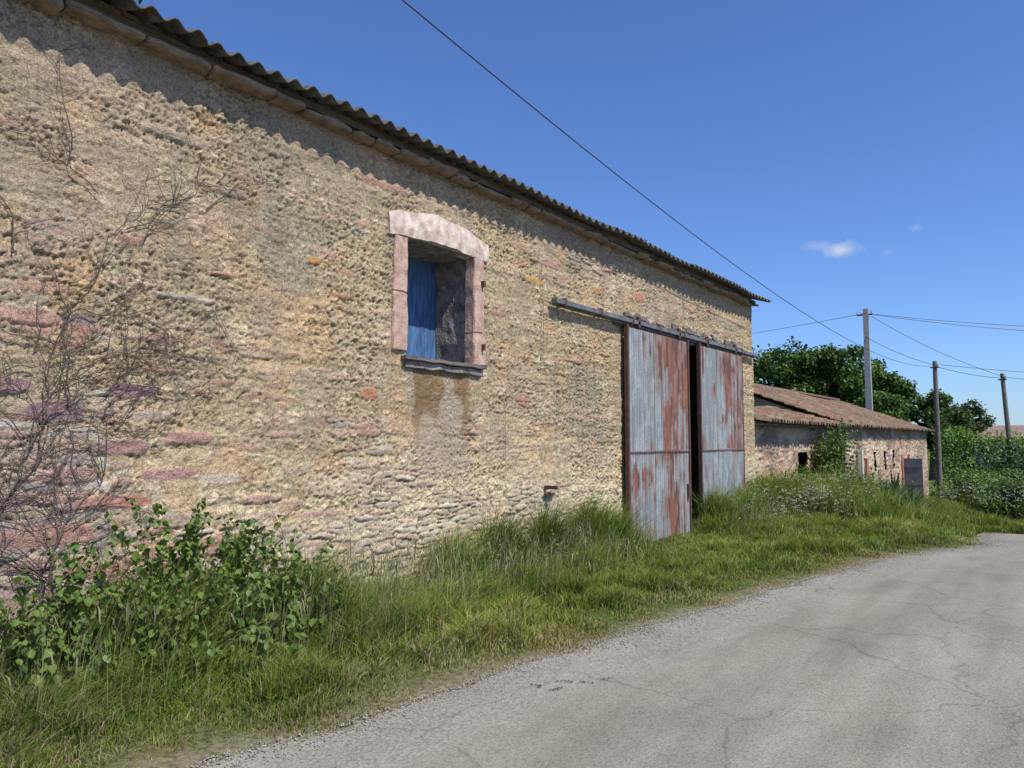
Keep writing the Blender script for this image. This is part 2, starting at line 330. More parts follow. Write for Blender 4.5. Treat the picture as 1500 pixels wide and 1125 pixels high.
# ---- doors
def door(name,y0,y1,x,sheets,zb,zt,seam):
    e=empty(name); e.parent=barn
    for (a,b,z0,z1,base,k) in sheets:
        yy=np.arange(a,b+.001,.0095); zz=np.arange(z0,z1+.001,.02)
        Yg,Zg=np.meshgrid(yy,zz)
        w=.0125*np.cos(2*np.pi*Yg/.076)
        strk=fbm(Yg*13,Zg*.7,4,100+k); bl=fbm(Yg*2.5,Zg*2.0,4,120+k); fine=fbm(Yg*40,Zg*9,3,130+k)
        bs=base(Yg,Zg)
        m=ss(.48,.585,strk*.42+bl*.43+fine*.15+bs)
        zc=np.array((.28,.31,.32)); c=np.broadcast_to(zc,Yg.shape+(3,)).copy()
        c=c*(0.70+.6*fbm(Yg*16,Zg*1.0,3,140+k))[...,None]*(.85+.3*fbm(Yg*3,Zg*3,3,145+k))[...,None]
        c=mixc(c,(.48,.50,.49),ss(.52,.7,fbm(Yg*9,Zg*4,3,150+k))*.45)
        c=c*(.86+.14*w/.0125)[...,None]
        rc=mixc(np.broadcast_to(np.array((.24,.095,.055)),Yg.shape+(3,)).copy(),(.12,.052,.038),ss(.4,.6,fbm(Yg*12,Zg*2,3,160+k)))
        rc=mixc(rc,(.30,.20,.16),ss(.54,.70,fbm(Yg*20,Zg*4,3,170+k))*.6)
        c=mixc(c,(.26,.17,.13),ss(.40,.50,strk*.42+bl*.43+fine*.15+bs)*.45)
        m=m*.95; c=c*(1-m[...,None])+rc*m[...,None]
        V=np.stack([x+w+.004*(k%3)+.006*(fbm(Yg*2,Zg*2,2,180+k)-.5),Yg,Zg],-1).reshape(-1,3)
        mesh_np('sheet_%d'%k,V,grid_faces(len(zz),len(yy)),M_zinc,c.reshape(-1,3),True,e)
    fx=x-.045
    for nm,lo,hi in(('stile_l',(fx,y0-.03,zb-.02),(x+.02,y0+.015,zt+.04)),('stile_r',(fx,y1-.015,zb-.02),(x+.02,y1+.03,zt+.04)),
        ('top_bar',(fx,y0+.015,zt-.005),(x-.017,y1-.015,zt+.04)),('bottom_bar',(fx,y0+.015,zb-.02),(x-.017,y1-.015,zb+.03)),
        ('mid_bar',(fx,y0+.015,seam-.02),(x+.022,y1-.015,seam+.006))):
        rough_box(nm,lo,hi,M_iron,e)
    for yy in (y0+.35,y1-.35):
        rough_box('roller_bracket',(x-.02,yy-.03,zt+.03),(x+.03,yy+.03,zt+.2),M_iron,e)
    return e
dx=-5.20
door('sliding_door_leaf',9.88,12.08,dx,[
 (9.895,10.75,1.40,3.30,lambda Y,Z:-.14+.12*ss(10.5,10.75,Y)*ss(3.1,2.2,Z),1),(10.72,11.42,1.40,3.30,lambda Y,Z:.0+.12*ss(11,11.3,Y),2),(11.40,12.07,1.40,3.30,lambda Y,Z:.08+0*Y,3),
 (9.895,10.75,-.06,1.44,lambda Y,Z:-.09+.12*ss(.5,.1,Z),4),(10.72,11.42,-.06,1.44,lambda Y,Z:-.02+.14*ss(11.1,11.3,Y),5),(11.40,12.07,-.06,1.44,lambda Y,Z:-.03+.12*ss(11.7,11.5,Y),6)],-.06,3.30,1.42)
door('sliding_door_leaf_far',12.62,14.76,dx,[
 (12.635,13.40,1.40,3.30,lambda Y,Z:-.12+.06*ss(1.9,1.5,Z),7),(13.37,14.1,1.40,3.30,lambda Y,Z:-.02+.1*ss(13.7,14.0,Y),8),(14.07,14.75,1.40,3.30,lambda Y,Z:.09+0*Y,9),
 (12.635,13.40,-.1,1.44,lambda Y,Z:-.13+0*Y,10),(13.37,14.1,-.1,1.44,lambda Y,Z:-.14+0*Y,11),(14.07,14.75,-.1,1.44,lambda Y,Z:-.09+0*Y,12)],-.1,3.30,1.42)
rough_box('door_handle_plate',(dx+.012,11.93,.62),(dx+.05,12.0,.86),M_iron,barn)
rough_box('door_rail',(-5.25,7.9,3.37),(-5.17,15.72,3.435),M_rail,barn,0,0,.006)
rough_box('door_rail_lip',(-5.255,7.92,3.345),(-5.235,15.70,3.37),M_rail,barn)
for yy in np.arange(8.1,15.6,.95): rough_box('rail_bracket',(-5.3,yy,3.36),(-5.165,yy+.05,3.46),M_iron,barn)
rough_box('door_head_beam',(-5.75,9.6,3.31),(-5.285,14.9,3.49),M_wood,barn,14,.03)
for i in range(22):
    y=random.uniform(9.4,14.6); l=random.uniform(.15,.5)
    rough_box('head_stone',(-5.4,y,3.47+random.uniform(0,.05)),(-5.275,y+l,3.53+random.uniform(0,.06)),(M_greyst,M_stone,M_wood)[i%3],barn,4,.03,.01)

# ================================================================= FAR OUTBUILDING
farm=empty('stone_outbuilding')
def farm_wall(name,y0,y1,x,zt,opens=()):
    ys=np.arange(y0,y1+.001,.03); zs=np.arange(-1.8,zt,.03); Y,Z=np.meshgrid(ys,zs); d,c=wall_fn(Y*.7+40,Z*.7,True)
    pk=ss(.4,.6,fbm(Y*.6,Z*.8,3,9)); c=mixc(c,(.46,.27,.19),pk*.5); c=mixc(c,(.62,.50,.35),ss(.5,.65,fbm(Y*.8+4,Z,3,19))*.5)
    c=mixc(c,(.20,.155,.12),ss(.48,.60,fbm(Y*1.3+4,Z*2,3,29))*.65)
    V=np.stack([x+d*1.6,Y,Z],-1).reshape(-1,3); F=grid_faces(len(zs),len(ys))
    fy=V[F][:,:,1].mean(1); fz=V[F][:,:,2].mean(1); keep=np.ones(len(F),bool)
    for a,b,z0,z1 in opens: keep&=~((fy>a)&(fy<b)&(fz>z0)&(fz<z1))
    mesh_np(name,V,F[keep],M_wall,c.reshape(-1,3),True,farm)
    for a,b,z0,z1 in opens: rough_box('dark_opening',(x-.5,a-.1,z0-.1),(x-.25,b+.1,z1+.1),M_dark,farm)
farm_wall('wall_low',16.0,24.3,-5.55,2.05,[(19.8,20.7,-.4,1.3)])
opB=[(34.1,35.3,-1.3,.85),(26.0,26.9,-.7,1.2),(28.5,28.9,.5,1.2),(30.3,30.7,.5,1.2),(32,32.4,.5,1.2)]
farm_wall('wall_main',24.3,41.0,-5.40,2.05,opB)
for y0,y1 in((24.3,24.5),(40.98,41.2)):
    polys('gable',[(-5.42,y1,-1.8),(-5.42,y1,2.0),(-9.5,y1,3.55),(-13.5,y1,2.0),(-13.5,y1,-1.8),(-5.42,y0,-1.8),(-5.42,y0,2.0),(-9.5,y0,3.55),(-13.5,y0,2.0),(-13.5,y0,-1.8)],
      [(0,1,2,3,4),(9,8,7,6,5),(0,5,6,1)],M_gable,farm)
def tile_roof(name,y0,y1,xa,za,xb,zb,seed,pitch=.21,row=.36):
    L=math.hypot(xb-xa,zb-za); nrow=int(L/row)
    ts=[];tz=[]
    for i in range(nrow):
        ts+= [i/nrow,(i+.97)/nrow]; tz+=[.035,0.0]
    ts=np.array(ts); tz=np.array(tz); yy=np.arange(y0,y1,pitch/8)
    Yg,T=np.meshgrid(yy,ts); TZ=np.broadcast_to(tz[:,None],Yg.shape)
    colid=np.floor(Yg/pitch); rowid=np.broadcast_to((np.arange(len(ts))//2)[:,None],Yg.shape).astype(float)
    w=.045*np.cos(2*np.pi*Yg/pitch)
    jx=(h2(colid,rowid,seed)-.5)*.03
    sag=-.12*np.sin((Yg-y0)/(y1-y0)*math.pi*2.0+seed)*T*.6
    X=xa+(xb-xa)*T+jx; Zz=za+(zb-za)*T+w+TZ+sag+(h2(colid,rowid,seed+3)-.5)*.015
    base=np.array([(.19,.105,.07),(.25,.14,.095),(.15,.10,.075),(.27,.19,.135),(.18,.14,.11),(.22,.12,.085)])
    c=base[(h2(colid,rowid,seed+7)*5.99).astype(int)]
    c=mixc(c,(.12,.10,.08),ss(.4,.7,fbm(Yg*1.2,T*6,3,seed+8))*.7); c=mixc(c,(.28,.24,.15),ss(.6,.72,fbm(Yg*4,T*20,3,seed+9))*.5)
    mesh_np(name,np.stack([X,Yg,Zz],-1).reshape(-1,3),grid_faces(len(ts),len(yy)),M_tile,c.reshape(-1,3),False,farm)
tile_roof('tile_roof_main',24.0,41.4,-5.05,2.02,-9.5,3.68,3)
tile_roof('tile_roof_main_back',24.0,41.4,-13.8,2.02,-9.45,3.68,5)
tile_roof('tile_roof_low',16.3,24.1,-5.1,2.0,-7.6,2.62,4)
rough_box('roof_under_low',(-7.6,16.3,1.93),(-5.3,24,1.97),M_wood,farm)
rough_box('low_back_wall',(-7.9,16.2,-1),(-7.6,24.2,2.5),M_gable,farm)
rough_box('roof_sheet_low',(-7.3,16.2,2.66),(-6.5,17.6,2.70),M_rail,farm)
rough_box('ridge',(-9.62,24,3.66),(-9.36,41.4,3.77),mat_noise('ridge_tile',(.17,.10,.07),(.26,.16,.11),4),farm,0,0,.03)
rough_box('steel_door',(-5.38,34.0,-1.2),(-4.66,34.05,.86),M_grdoor,farm,0,0,.01)
for zz in(-.9,-.2,.5): rough_box('steel_door_rail',(-5.36,33.97,zz),(-4.68,34.0,zz+.06),M_grdoor,farm)
rough_box('door_post_white',(-5.36,25.75,-.8),(-5.22,25.95,1.3),M_plaster,farm,4,.01)
Mb=mat_noise('brick_jamb',(.34,.14,.09),(.42,.2,.13),8)
for yy in(33.7,35.35,26.95): rough_box('brick_jamb',(-5.42,yy+.06,-1.3),(-5.33,yy+.3,1.0),Mb,farm,5,.015)

# ================================================================= GROUND
def dedupe(a): return np.unique(np.round(a,4))
gx=dedupe(np.concatenate([-6-np.geomspace(.15,600,50),np.arange(-6,1.0,.07),1+np.geomspace(.15,600,50)]))
gy=dedupe(np.concatenate([-1-np.geomspace(.2,300,30),np.arange(-1,22,.07),22+np.geomspace(.1,900,90)]))
X,Y=np.meshgrid(gx,gy)
ed=xe(np.clip(Y,-30,16.4)); dd=ed-X
verge=ss(-.1,.9,dd)
Zg=g(X,Y)+np.where(dd>0,.0+.04*verge+.05*(fbm(X*3,Y*3,3,4)-.5)*ss(0,.4,dd),-.05*ss(0,-.3,dd))
Zg=np.where(Y>17.2,g(X,Y)+.03*(fbm(X*2,Y*2,2,4)-.5),Zg)
Zg=np.where(X<-5.3,np.minimum(Zg,g(X,Y)),Zg)
Zg=Zg-.08*ss(-4.6,-5.1,X)*ss(9.3,9.9,Y)*ss(15,14,Y)
n=fbm(X*2,Y*2,4,6)
c=np.broadcast_to(np.array((.085,.11,.03)),X.shape+(3,)).copy()
c=mixc(c,(.17,.14,.075),ss(.42,.6,n)*.6)
c=mixc(c,(.26,.22,.15),ss(.40,.02,dd)*(Y<17)*.9)
far=ss(30,60,Y); c=mixc(c,(.11,.15,.04),far)
mesh_np('ground',np.stack([X,Y,Zg],-1).reshape(-1,3),grid_faces(len(gy),len(gx)),M_ground,c.reshape(-1,3),True)
# ---- road
Lp=np.array([(float(xe(y)),y) for y in np.arange(-30,16.4,.08)]); ext=[(-1.35,16.6),(-1.2,17.2),(-.6,17.7),(.6,18.3),(3,19.2),(8,20.6),(20,23),(45,27)]
ep=[];prev=Lp[-1]
for q in ext:
    q=np.array(q)
    for t in np.linspace(0,1,12)[1:]: ep.append(prev*(1-t)+q*t)
    prev=q
Lp=np.concatenate([Lp,np.array(ep)]); nL=len(Lp)
s=np.linspace(0,1,nL)
rx=np.interp(s,[0,.5,.78,.88,1],[1.6,2.4,3.6,7.5,46]); ry=np.interp(s,[0,.5,.78,.88,1],[-30,-6,8,12,20])
rows=np.concatenate([np.linspace(0,.25,30)[:-1],np.linspace(.25,1,26)])
X=Lp[:,0][None]*(1-rows[:,None])+rx[None]*rows[:,None]; Y=Lp[:,1][None]*(1-rows[:,None])+ry[None]*rows[:,None]
dist=np.hypot(X-Lp[:,0][None],Y-Lp[:,1][None])
Z=g(X,Y)+.012+.02*ss(0,1.5,dist)+.012*(fbm(X*1.5,Y*1.5,3,9)-.5)
c=np.zeros(X.shape+(3,)); c[...,0]=np.clip(dist/2,0,1); c[...,1]=np.clip(dist/6,0,1)
m,nt,b=newmat('worn_asphalt'); N=nt.nodes
at=N.new('ShaderNodeAttribute'); at.attribute_name='Col'; sp=N.new('ShaderNodeSeparateColor'); link(nt,at.outputs['Color'],sp.inputs[0])
tc=N.new('ShaderNodeTexCoord')
def nz(scale,det=5,ro=.6,vec=None):
    q=N.new('ShaderNodeTexNoise'); q.inputs['Scale'].default_value=scale; q.inputs['Detail'].default_value=det; q.inputs['Roughness'].default_value=ro
    link(nt,vec or tc.outputs['Object'],q.inputs[0]); return q.outputs[0]
def ramp(inp,els):
    r=N.new('ShaderNodeValToRGB'); r.color_ramp.elements[0].position=els[0][0]; r.color_ramp.elements[0].color=(*els[0][1],1)
    r.color_ramp.elements[1].position=els[-1][0]; r.color_ramp.elements[1].color=(*els[-1][1],1)
    for p,cc in els[1:-1]:
        e=r.color_ramp.elements.new(p); e.color=(*cc,1)
    link(nt,inp,r.inputs[0]); return r.outputs[0]
def mx(mode,f,a,bb):
    q=N.new('ShaderNodeMix'); q.data_type='RGBA'; q.blend_type=mode
    if isinstance(f,float): q.inputs[0].default_value=f
    else: link(nt,f,q.inputs[0])
    if isinstance(a,tuple): q.inputs[6].default_value=(*a,1)
    else: link(nt,a,q.inputs[6])
    if isinstance(bb,tuple): q.inputs[7].default_value=(*bb,1)
    else: link(nt,bb,q.inputs[7])
    return q.outputs[2]
mp=N.new('ShaderNodeMapping'); mp.inputs['Rotation'].default_value=(0,0,math.radians(12)); mp.inputs['Scale'].default_value=(1.6,.22,1); link(nt,tc.outputs['Object'],mp.inputs[0])
base=ramp(nz(1.6,6,.6,mp.outputs[0]),[(.34,(.255,.228,.182)),(.5,(.305,.275,.222)),(.66,(.35,.318,.26))])
patch=ramp(nz(.9,4,.65),[(.44,(1,1,1)),(.66,(.84,.84,.85))]); base=mx('MULTIPLY',1.0,base,patch)
trk=ramp(sp.outputs[1],[(.0,(1,1,1)),(.16,(.99,.99,.99)),(.24,(.92,.92,.93)),(.33,(1.02,1.02,1.02)),(.48,(1.03,1.03,1.03)),(.58,(.93,.93,.94)),(.7,(1,1,1))]); base=mx('MULTIPLY',.9,base,trk)
vo=N.new('ShaderNodeTexVoronoi'); vo.inputs['Scale'].default_value=75; link(nt,tc.outputs['Object'],vo.inputs[0])
sv=N.new('ShaderNodeSeparateColor'); link(nt,vo.outputs['Color'],sv.inputs[0])
agg=ramp(sv.outputs[0],[(0,(.55,.55,.55)),(.25,(.93,.93,.93)),(.8,(1,1,1)),(1,(1.2,1.18,1.15))]); base=mx('MULTIPLY',.5,base,agg)
spk=ramp(nz(55,4,.75),[(.36,(.72,.72,.72)),(.6,(1.08,1.08,1.08))]); base=mx('MULTIPLY',.6,base,spk)
ad=N.new('ShaderNodeMath'); ad.operation='MULTIPLY_ADD'; link(nt,nz(3,5,.7),ad.inputs[0]); ad.inputs[1].default_value=-.60; link(nt,sp.outputs[0],ad.inputs[2])
gm=ramp(ad.outputs[0],[(-.0,(.5,.5,.5)),(.04,(0,0,0))])
gcol=ramp(sv.outputs[1],[(0,(.17,.155,.13)),(.5,(.30,.28,.24)),(1,(.42,.40,.35))]); base=mx('MIX',gm,base,gcol)
vc=N.new('ShaderNodeTexVoronoi'); vc.feature='DISTANCE_TO_EDGE'; vc.inputs['Scale'].default_value=.55
wn=N.new('ShaderNodeTexNoise'); wn.inputs['Scale'].default_value=3; wn.inputs['Detail'].default_value=5; link(nt,tc.outputs['Object'],wn.inputs[0])
va=N.new('ShaderNodeVectorMath'); va.operation='MULTIPLY_ADD'; link(nt,wn.outputs[1],va.inputs[0]); va.inputs[1].default_value=(.5,.5,0); link(nt,tc.outputs['Object'],va.inputs[2]); link(nt,va.outputs[0],vc.inputs[0])
ck=ramp(vc.outputs[0],[(.0,(.5,.5,.5)),(.008,(1,1,1))]); base=mx('MULTIPLY',.5,base,ck)
# darker loose-tar patch on the far side of the carriageway
pm=ramp(nz(.45,3,.5),[(.60,(0,0,0)),(.66,(.6,.6,.6))]); base=mx('MIX',pm,base,mx('MULTIPLY',1.0,gcol,(.75,.76,.80)))
out=N['Material Output']; N.remove(b); b=N.new('ShaderNodeBsdfDiffuse'); link(nt,base,b.inputs['Color']); link(nt,b.outputs[0],out.inputs[0])
bp=N.new('ShaderNodeBump'); bp.inputs['Strength'].default_value=.45; bp.inputs['Distance'].default_value=.006; link(nt,vo.outputs[0],bp.inputs['Height'])
bp2=N.new('ShaderNodeBump'); bp2.inputs['Strength'].default_value=.45; bp2.inputs['Distance'].default_value=.015; link(nt,nz(22,5,.7),bp2.inputs['Height']); link(nt,bp.outputs[0],bp2.inputs['Normal']); link(nt,bp2.outputs[0],b.inputs['Normal'])
mesh_np('road',np.stack([X,Y,Z],-1).reshape(-1,3),grid_faces(len(rows),nL),m,c.reshape(-1,3),True)

# ---- gravel
def pebbles(name,px,py,pz,size,cols):
    n=len(px); o=np.array([(1,0,0),(0,1,0),(-1,0,0),(0,-1,0),(0,0,.7),(0,0,-.7)],float)
    f=np.array([(0,1,4),(1,2,4),(2,3,4),(3,0,4),(1,0,5),(2,1,5),(3,2,5),(0,3,5)])
    v=o[None]*(.6+.6*R.rand(n,6,1)); a=R.rand(n)*6.28; ca,sa=np.cos(a)[:,None],np.sin(a)[:,None]
    v=np.stack([v[...,0]*ca-v[...,1]*sa,v[...,0]*sa+v[...,1]*ca,v[...,2]],-1)*size[:,None,None]+np.stack([px,py,pz],-1)[:,None]
    F=(f[None]+6*np.arange(n)[:,None,None]).reshape(-1,3)
    return mesh_np(name,v.reshape(-1,3),F,M_peb,np.repeat(cols,6,0))
n=9000; py=R.uniform(1,17,n); cl=vn(py*2,py*0,88)
px=xe(py)+np.abs(R.normal(0,.10,n))*np.where(R.rand(n)<.75,1,4)*(.3+1.2*cl)-.07
pc=np.array([(.30,.28,.24),(.40,.375,.33),(.22,.20,.175),(.34,.30,.24)])[R.randint(0,4,n)]
pebbles('loose_gravel',px,py,g(px,py)+.016,R.uniform(.003,.010,n),pc)
# a few dried mud clods dropped by a tyre
n=70; k=R.randint(0,5,n); ang=np.array([.2,1.3,.3,1.1,.5])[k]; t=R.uniform(-.05,.05,n)
cx=np.array([-2.80,-2.66,-2.58,-2.50,-2.70])[k]; cy=np.array([4.02,4.05,4.26,4.42,4.2])[k]
pebbles('mud_crumbs',cx+t*np.cos(ang)+R.normal(0,.008,n),cy+t*np.sin(ang)+R.normal(0,.008,n),g(cx,cy)+.028,R.uniform(.003,.009,n),np.tile((.11,.10,.085),(n,1)))

# ================================================================= GRASS
def blades(name,px,py,pz,h,w,col,lean=.35,wind=(0.05,0.1)):
    n=len(px); a=R.rand(n)*2*np.pi; l=lean*h*R.rand(n)*1.6
    dx_=np.cos(a)*l+wind[0]*h; dy_=np.sin(a)*l+wind[1]*h
    b=R.rand(n)*2*np.pi; wx=np.cos(b)*w/2; wy=np.sin(b)*w/2
    v=np.zeros((n,5,3)); 
    v[:,0]=np.stack([px-wx,py-wy,pz-.02],-1); v[:,1]=np.stack([px+wx,py+wy,pz-.02],-1)
    v[:,2]=np.stack([px-wx*.75+dx_*.35,py-wy*.75+dy_*.35,pz+h*.6],-1); v[:,3]=np.stack([px+wx*.75+dx_*.35,py+wy*.75+dy_*.35,pz+h*.6],-1)
    v[:,4]=np.stack([px+dx_,py+dy_,pz+h*(1-.25*R.rand(n))],-1)
    f=np.array([(0,1,3),(0,3,2),(2,3,4)]); F=(f[None]+5*np.arange(n)[:,None,None]).reshape(-1,3)
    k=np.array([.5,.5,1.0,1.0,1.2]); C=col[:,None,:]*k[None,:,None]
    return v.reshape(-1,3),F,C.reshape(-1,3)
VV=[];FF=[];CC=[];off=0
def addb(t):
    global off
    v,f,c=t; VV.append(v);FF.append(f+off);CC.append(c); off+=len(v)
def gcolr(px,py,n,dry):
    base=np.array([(.145,.225,.030),(.185,.26,.040),(.11,.18,.026),(.235,.28,.060)])[R.randint(0,4,n)]
    k=(R.rand(n)<dry)[:,None]; base=np.where(k,np.array((.38,.33,.17))*(0.6+.6*R.rand(n,1)),base)
    f=fbm(px*1.1,py*1.1,3,3)
    base=base*(.50+.95*f)[:,None]
    base=mixc(base,base*np.array((1.12,1.0,.95)),ss(.5,.7,fbm(px*.8+7,py*.8,2,13)))
    return base
def sample(n,y0,y1,pw=1.0):
    py=y0+(y1-y0)*R.rand(n)**pw; e=xe(np.clip(py,-30,16.4)); px=WX+.02+(e-WX+.10)*R.rand(n); return px,py,e
doorf=lambda py: 1-.93*ss(9.1,9.8,py)*ss(12.6,11.8,py)
px,py,e=sample(215000,.9,16.2,1.35)
dd=e-px; dw=px-WX
cl=fbm(px*2.2,py*2.2,3,12); keep=R.rand(len(px))<np.clip(.25+dd*1.8,0,1)*np.clip(cl*2.1-.20,.18,1)
px,py,dd,dw,cl=px[keep],py[keep],dd[keep],dw[keep],cl[keep]
cl2=ss(.45,.7,fbm(px*3.5,py*3.5,2,14))
h=(.03+.06*ss(.1,1.0,dd)+.13*ss(1.3,.5,dw)*ss(.3,1.,dd)+.12*cl2*ss(.2,.7,dd))*(.4+1.1*cl)*(.5+.8*R.rand(len(px)))*(1-(1-doorf(py))*.85*ss(1.7,.7,dw))+.12*ss(12.5,15,py)*ss(.3,1.2,dd)
pz=g(px,py)+.04*ss(-.1,.9,dd)-.01
w=.0045+.003*R.rand(len(px))+.0004*py
dry=.12+.38*ss(.8,.1,dd)+.22*ss(.50,.64,fbm(px*1.2,py*1.2,3,15))
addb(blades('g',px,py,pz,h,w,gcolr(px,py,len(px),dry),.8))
n=76000; py=.9+15.6*R.rand(n)**1.2; dw=np.abs(R.normal(0,.34,n)); px=WX+.04+dw
tuft=fbm(py*2.1,px*2.1,3,33); keep=(R.rand(n)<ss(.30,.50,tuft))&(px<xe(py)-.4); px,py,tuft,dw=px[keep],py[keep],tuft[keep],dw[keep]
h=((.07+.85*ss(.40,.74,tuft)*(.35+.75*R.rand(len(px))))*ss(1.4,.1,dw)+.06)*doorf(py)+.30*ss(12.6,14.5,py)*R.rand(len(px))
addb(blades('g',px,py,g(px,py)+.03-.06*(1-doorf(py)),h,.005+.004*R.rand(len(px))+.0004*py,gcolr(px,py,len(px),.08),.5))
n=6500; py=.9+15.5*R.rand(n); px=WX+.05+np.abs(R.normal(0,.5,n)); k=px<xe(py)-.5; px,py=px[k],py[k]; n=len(px)
hh=(.25+.55*R.rand(n)*ss(.3,.6,fbm(py*1.3,px,2,9)))*doorf(py)
addb(blades('g',px,py,g(px,py)+.04,hh,.0035+0*px,np.tile((.33,.33,.15),(n,1))*(.7+.5*R.rand(n,1)),.3))
n=4000; py=.9+15.5*R.rand(n); px=WX+.05+np.abs(R.normal(0,.45,n)); k=(px<xe(py)-.5)&((py<9.2)|(py>12.6)); px,py=px[k],py[k]; n=len(px)
hz=(.25+.35*R.rand(n)*ss(.3,.6,fbm(py*1.3,px,2,9)))*doorf(py)
addb(blades('g',px,py,g(px,py)+hz,(.07+.05*R.rand(n)),.010+0*px,np.tile((.34,.34,.18),(n,1))*(.7+.5*R.rand(n,1)),.8))
n=80000; py=15.6+18*R.rand(n)**1.3; px=-5.5+R.rand(n)*5.6; k=(py>17.9)|(px<-1.4); px,py=px[k],py[k]; n=len(px)
tall=ss(-1.8,-4.0,px)
h=(.12+1.0*tall*ss(.3,.6,fbm(px,py,3,44))+.25*ss(.5,.7,fbm(px*.8,py*.8,2,45)))*(.45+.65*R.rand(n))*(1-.45*ss(23,29,py))
addb(blades('g',px,py,g(px,py),h,.010+.0006*py*R.rand(n),gcolr(px,py,n,.10),.4))
n=26000; py=30+30*R.rand(n); px=-4.5+14*R.rand(n)
addb(blades('g',px,py,g(px,py),.25+.6*R.rand(n)*fbm(px*.7,py*.7,2,46),.03+0*px,gcolr(px,py,n,.12),.4))
n=9000; px=4+6*R.rand(n); py=-2+10*R.rand(n); k=px>np.interp(py,[-6,8],[2.6,3.9])+.3; px,py=px[k],py[k]; n=len(px)
addb(blades('g',px,py,g(px,py),.1+.2*R.rand(n),.01+0*px,gcolr(px,py,n,.1),.4))
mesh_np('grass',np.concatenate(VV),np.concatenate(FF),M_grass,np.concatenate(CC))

# ================================================================= leafy things
LEAF=np.array([(0,0,0),(.40,.28,.06),(.30,.68,.02),(0,1,-.14),(-.30,.68,.02),(-.40,.28,.06)],float)
LF=np.array([(0,1,2,3),(0,3,4,5)])
def leaves(pos,size,col,tilt=(.2,1.2),rs=None):
    n=len(pos); yaw=R.rand(n)*2*np.pi; pit=R.uniform(tilt[0],tilt[1],n); rol=R.normal(0,.4,n)
    L=LEAF[None]*size[:,None,None]
    x,y,z=L[...,0],L[...,1],L[...,2]
    cr,sr=np.cos(rol)[:,None],np.sin(rol)[:,None]; x,z=x*cr-z*sr,x*sr+z*cr
    cp,sp_=np.cos(-pit)[:,None],np.sin(-pit)[:,None]; y,z=y*cp-z*sp_,y*sp_+z*cp
    cy,sy=np.cos(yaw)[:,None],np.sin(yaw)[:,None]; x,y=x*cy-y*sy,x*sy+y*cy
    v=np.stack([x,y,z],-1)+pos[:,None]
    F=(LF[None]+6*np.arange(n)[:,None,None]).reshape(-1,4)
    return v.reshape(-1,3),F,np.repeat(col,6,0)
def lcol(n,a=(.06,.115,.022),b=(.17,.25,.05)):
    t=R.rand(n,1); return np.array(a)*(1-t)+np.array(b)*t
M_stem=mat_noise('stem',(.10,.12,.035),(.16,.14,.06),10,.9,0)
def weed_patch(name,cx,cy,rx_,ry_,nst,h0,h1,ls,a=(.06,.115,.022),b=(.17,.25,.05),step=.05,lv=2,fall=2.4):
    e=empty(name); pos=[];siz=[];spl=[]
    for i in range(nst):
        x=cx+random.gauss(0,rx_); y=cy+random.gauss(0,ry_); x=max(x,WX+.06)
        h=random.uniform(h0,h1)*math.exp(-((y-cy)/(fall*ry_))**2); lx,ly=random.gauss(.05,.12),random.gauss(0,.12)
        z0=float(g(x,y))+.03; pts=[]
        m=max(3,int(h/step))
        for k in range(m+1):
            t=k/m; p=(x+lx*t*t*h*1.5,y+ly*t*t*h*1.5,z0+h*t); pts.append(p)
            if k>0:
                for q in range(lv if t<.95 else 4):
                    an=random.random()*6.28; r=random.uniform(.01,.06)*(1.2-t)+.01
                    pos.append((p[0]+r*math.cos(an),p[1]+r*math.sin(an),p[2]+random.uniform(-.02,.02))); siz.append(ls*random.uniform(.45,1.2)*(1.2-.65*t))
        spl.append((pts,[.004*(1.3-t_) for t_ in np.linspace(0,1,len(pts))]))
    pos=np.array(pos); siz=np.array(siz)
    v,f,c=leaves(pos,siz,lcol(len(pos),a,b)); mesh_np('leaves',v,f,M_leaf,c,False,e)
    curve_ob('stems',spl,M_stem,1.0,0,e)
    return e
weed_patch('nettle_plant',-4.95,2.66,.12,.12,20,.95,1.22,.085,lv=3)
weed_patch('nettle_plant',-4.98,2.15,.12,.18,24,.6,1.0,.085,lv=3)
weed_patch('nettle_plant',-4.95,3.22,.13,.19,28,.8,1.10,.085,lv=3)
weed_patch('nettle_plant',-4.92,3.6,.12,.10,12,.65,.95,.08,lv=3)
weed_patch('nettle_plant',-4.78,2.85,.20,.50,85,.35,.80,.085,lv=3,fall=3)
weed_patch('nettle_plant',-4.82,1.85,.14,.16,26,.45,.85,.085,lv=3)
weed_patch('dock_plant',-4.9,5.6,.12,.25,14,.25,.42,.08)
weed_patch('dock_plant',-4.95,4.5,.12,.2,12,.2,.36,.07)
weed_patch('dock_plant',-4.9,5.9,.12,.3,34,.35,.62,.06,(.05,.10,.02),(.13,.20,.045))
weed_patch('dock_plant',-4.9,7.6,.12,.3,34,.35,.58,.06,(.05,.10,.02),(.13,.20,.045))
weed_patch('bramble_bush',-4.95,15.0,.2,.5,70,.45,.9,.08)
weed_patch('bramble_bush',-4.9,17.5,.35,.9,110,.6,1.3,.09)
weed_patch('bramble_bush',-4.8,20.0,.35,.9,110,.7,1.5,.10)
weed_patch('climbing_ivy',-5.33,21.3,.12,.55,130,1.9,2.7,.12,step=.10,lv=3)
weed_patch('bramble_bush',-4.7,24.5,.5,1.6,130,.6,1.2,.12,step=.09)
weed_patch('bramble_bush',-4.9,29.5,.35,1.6,80,.5,.9,.14,step=.1)
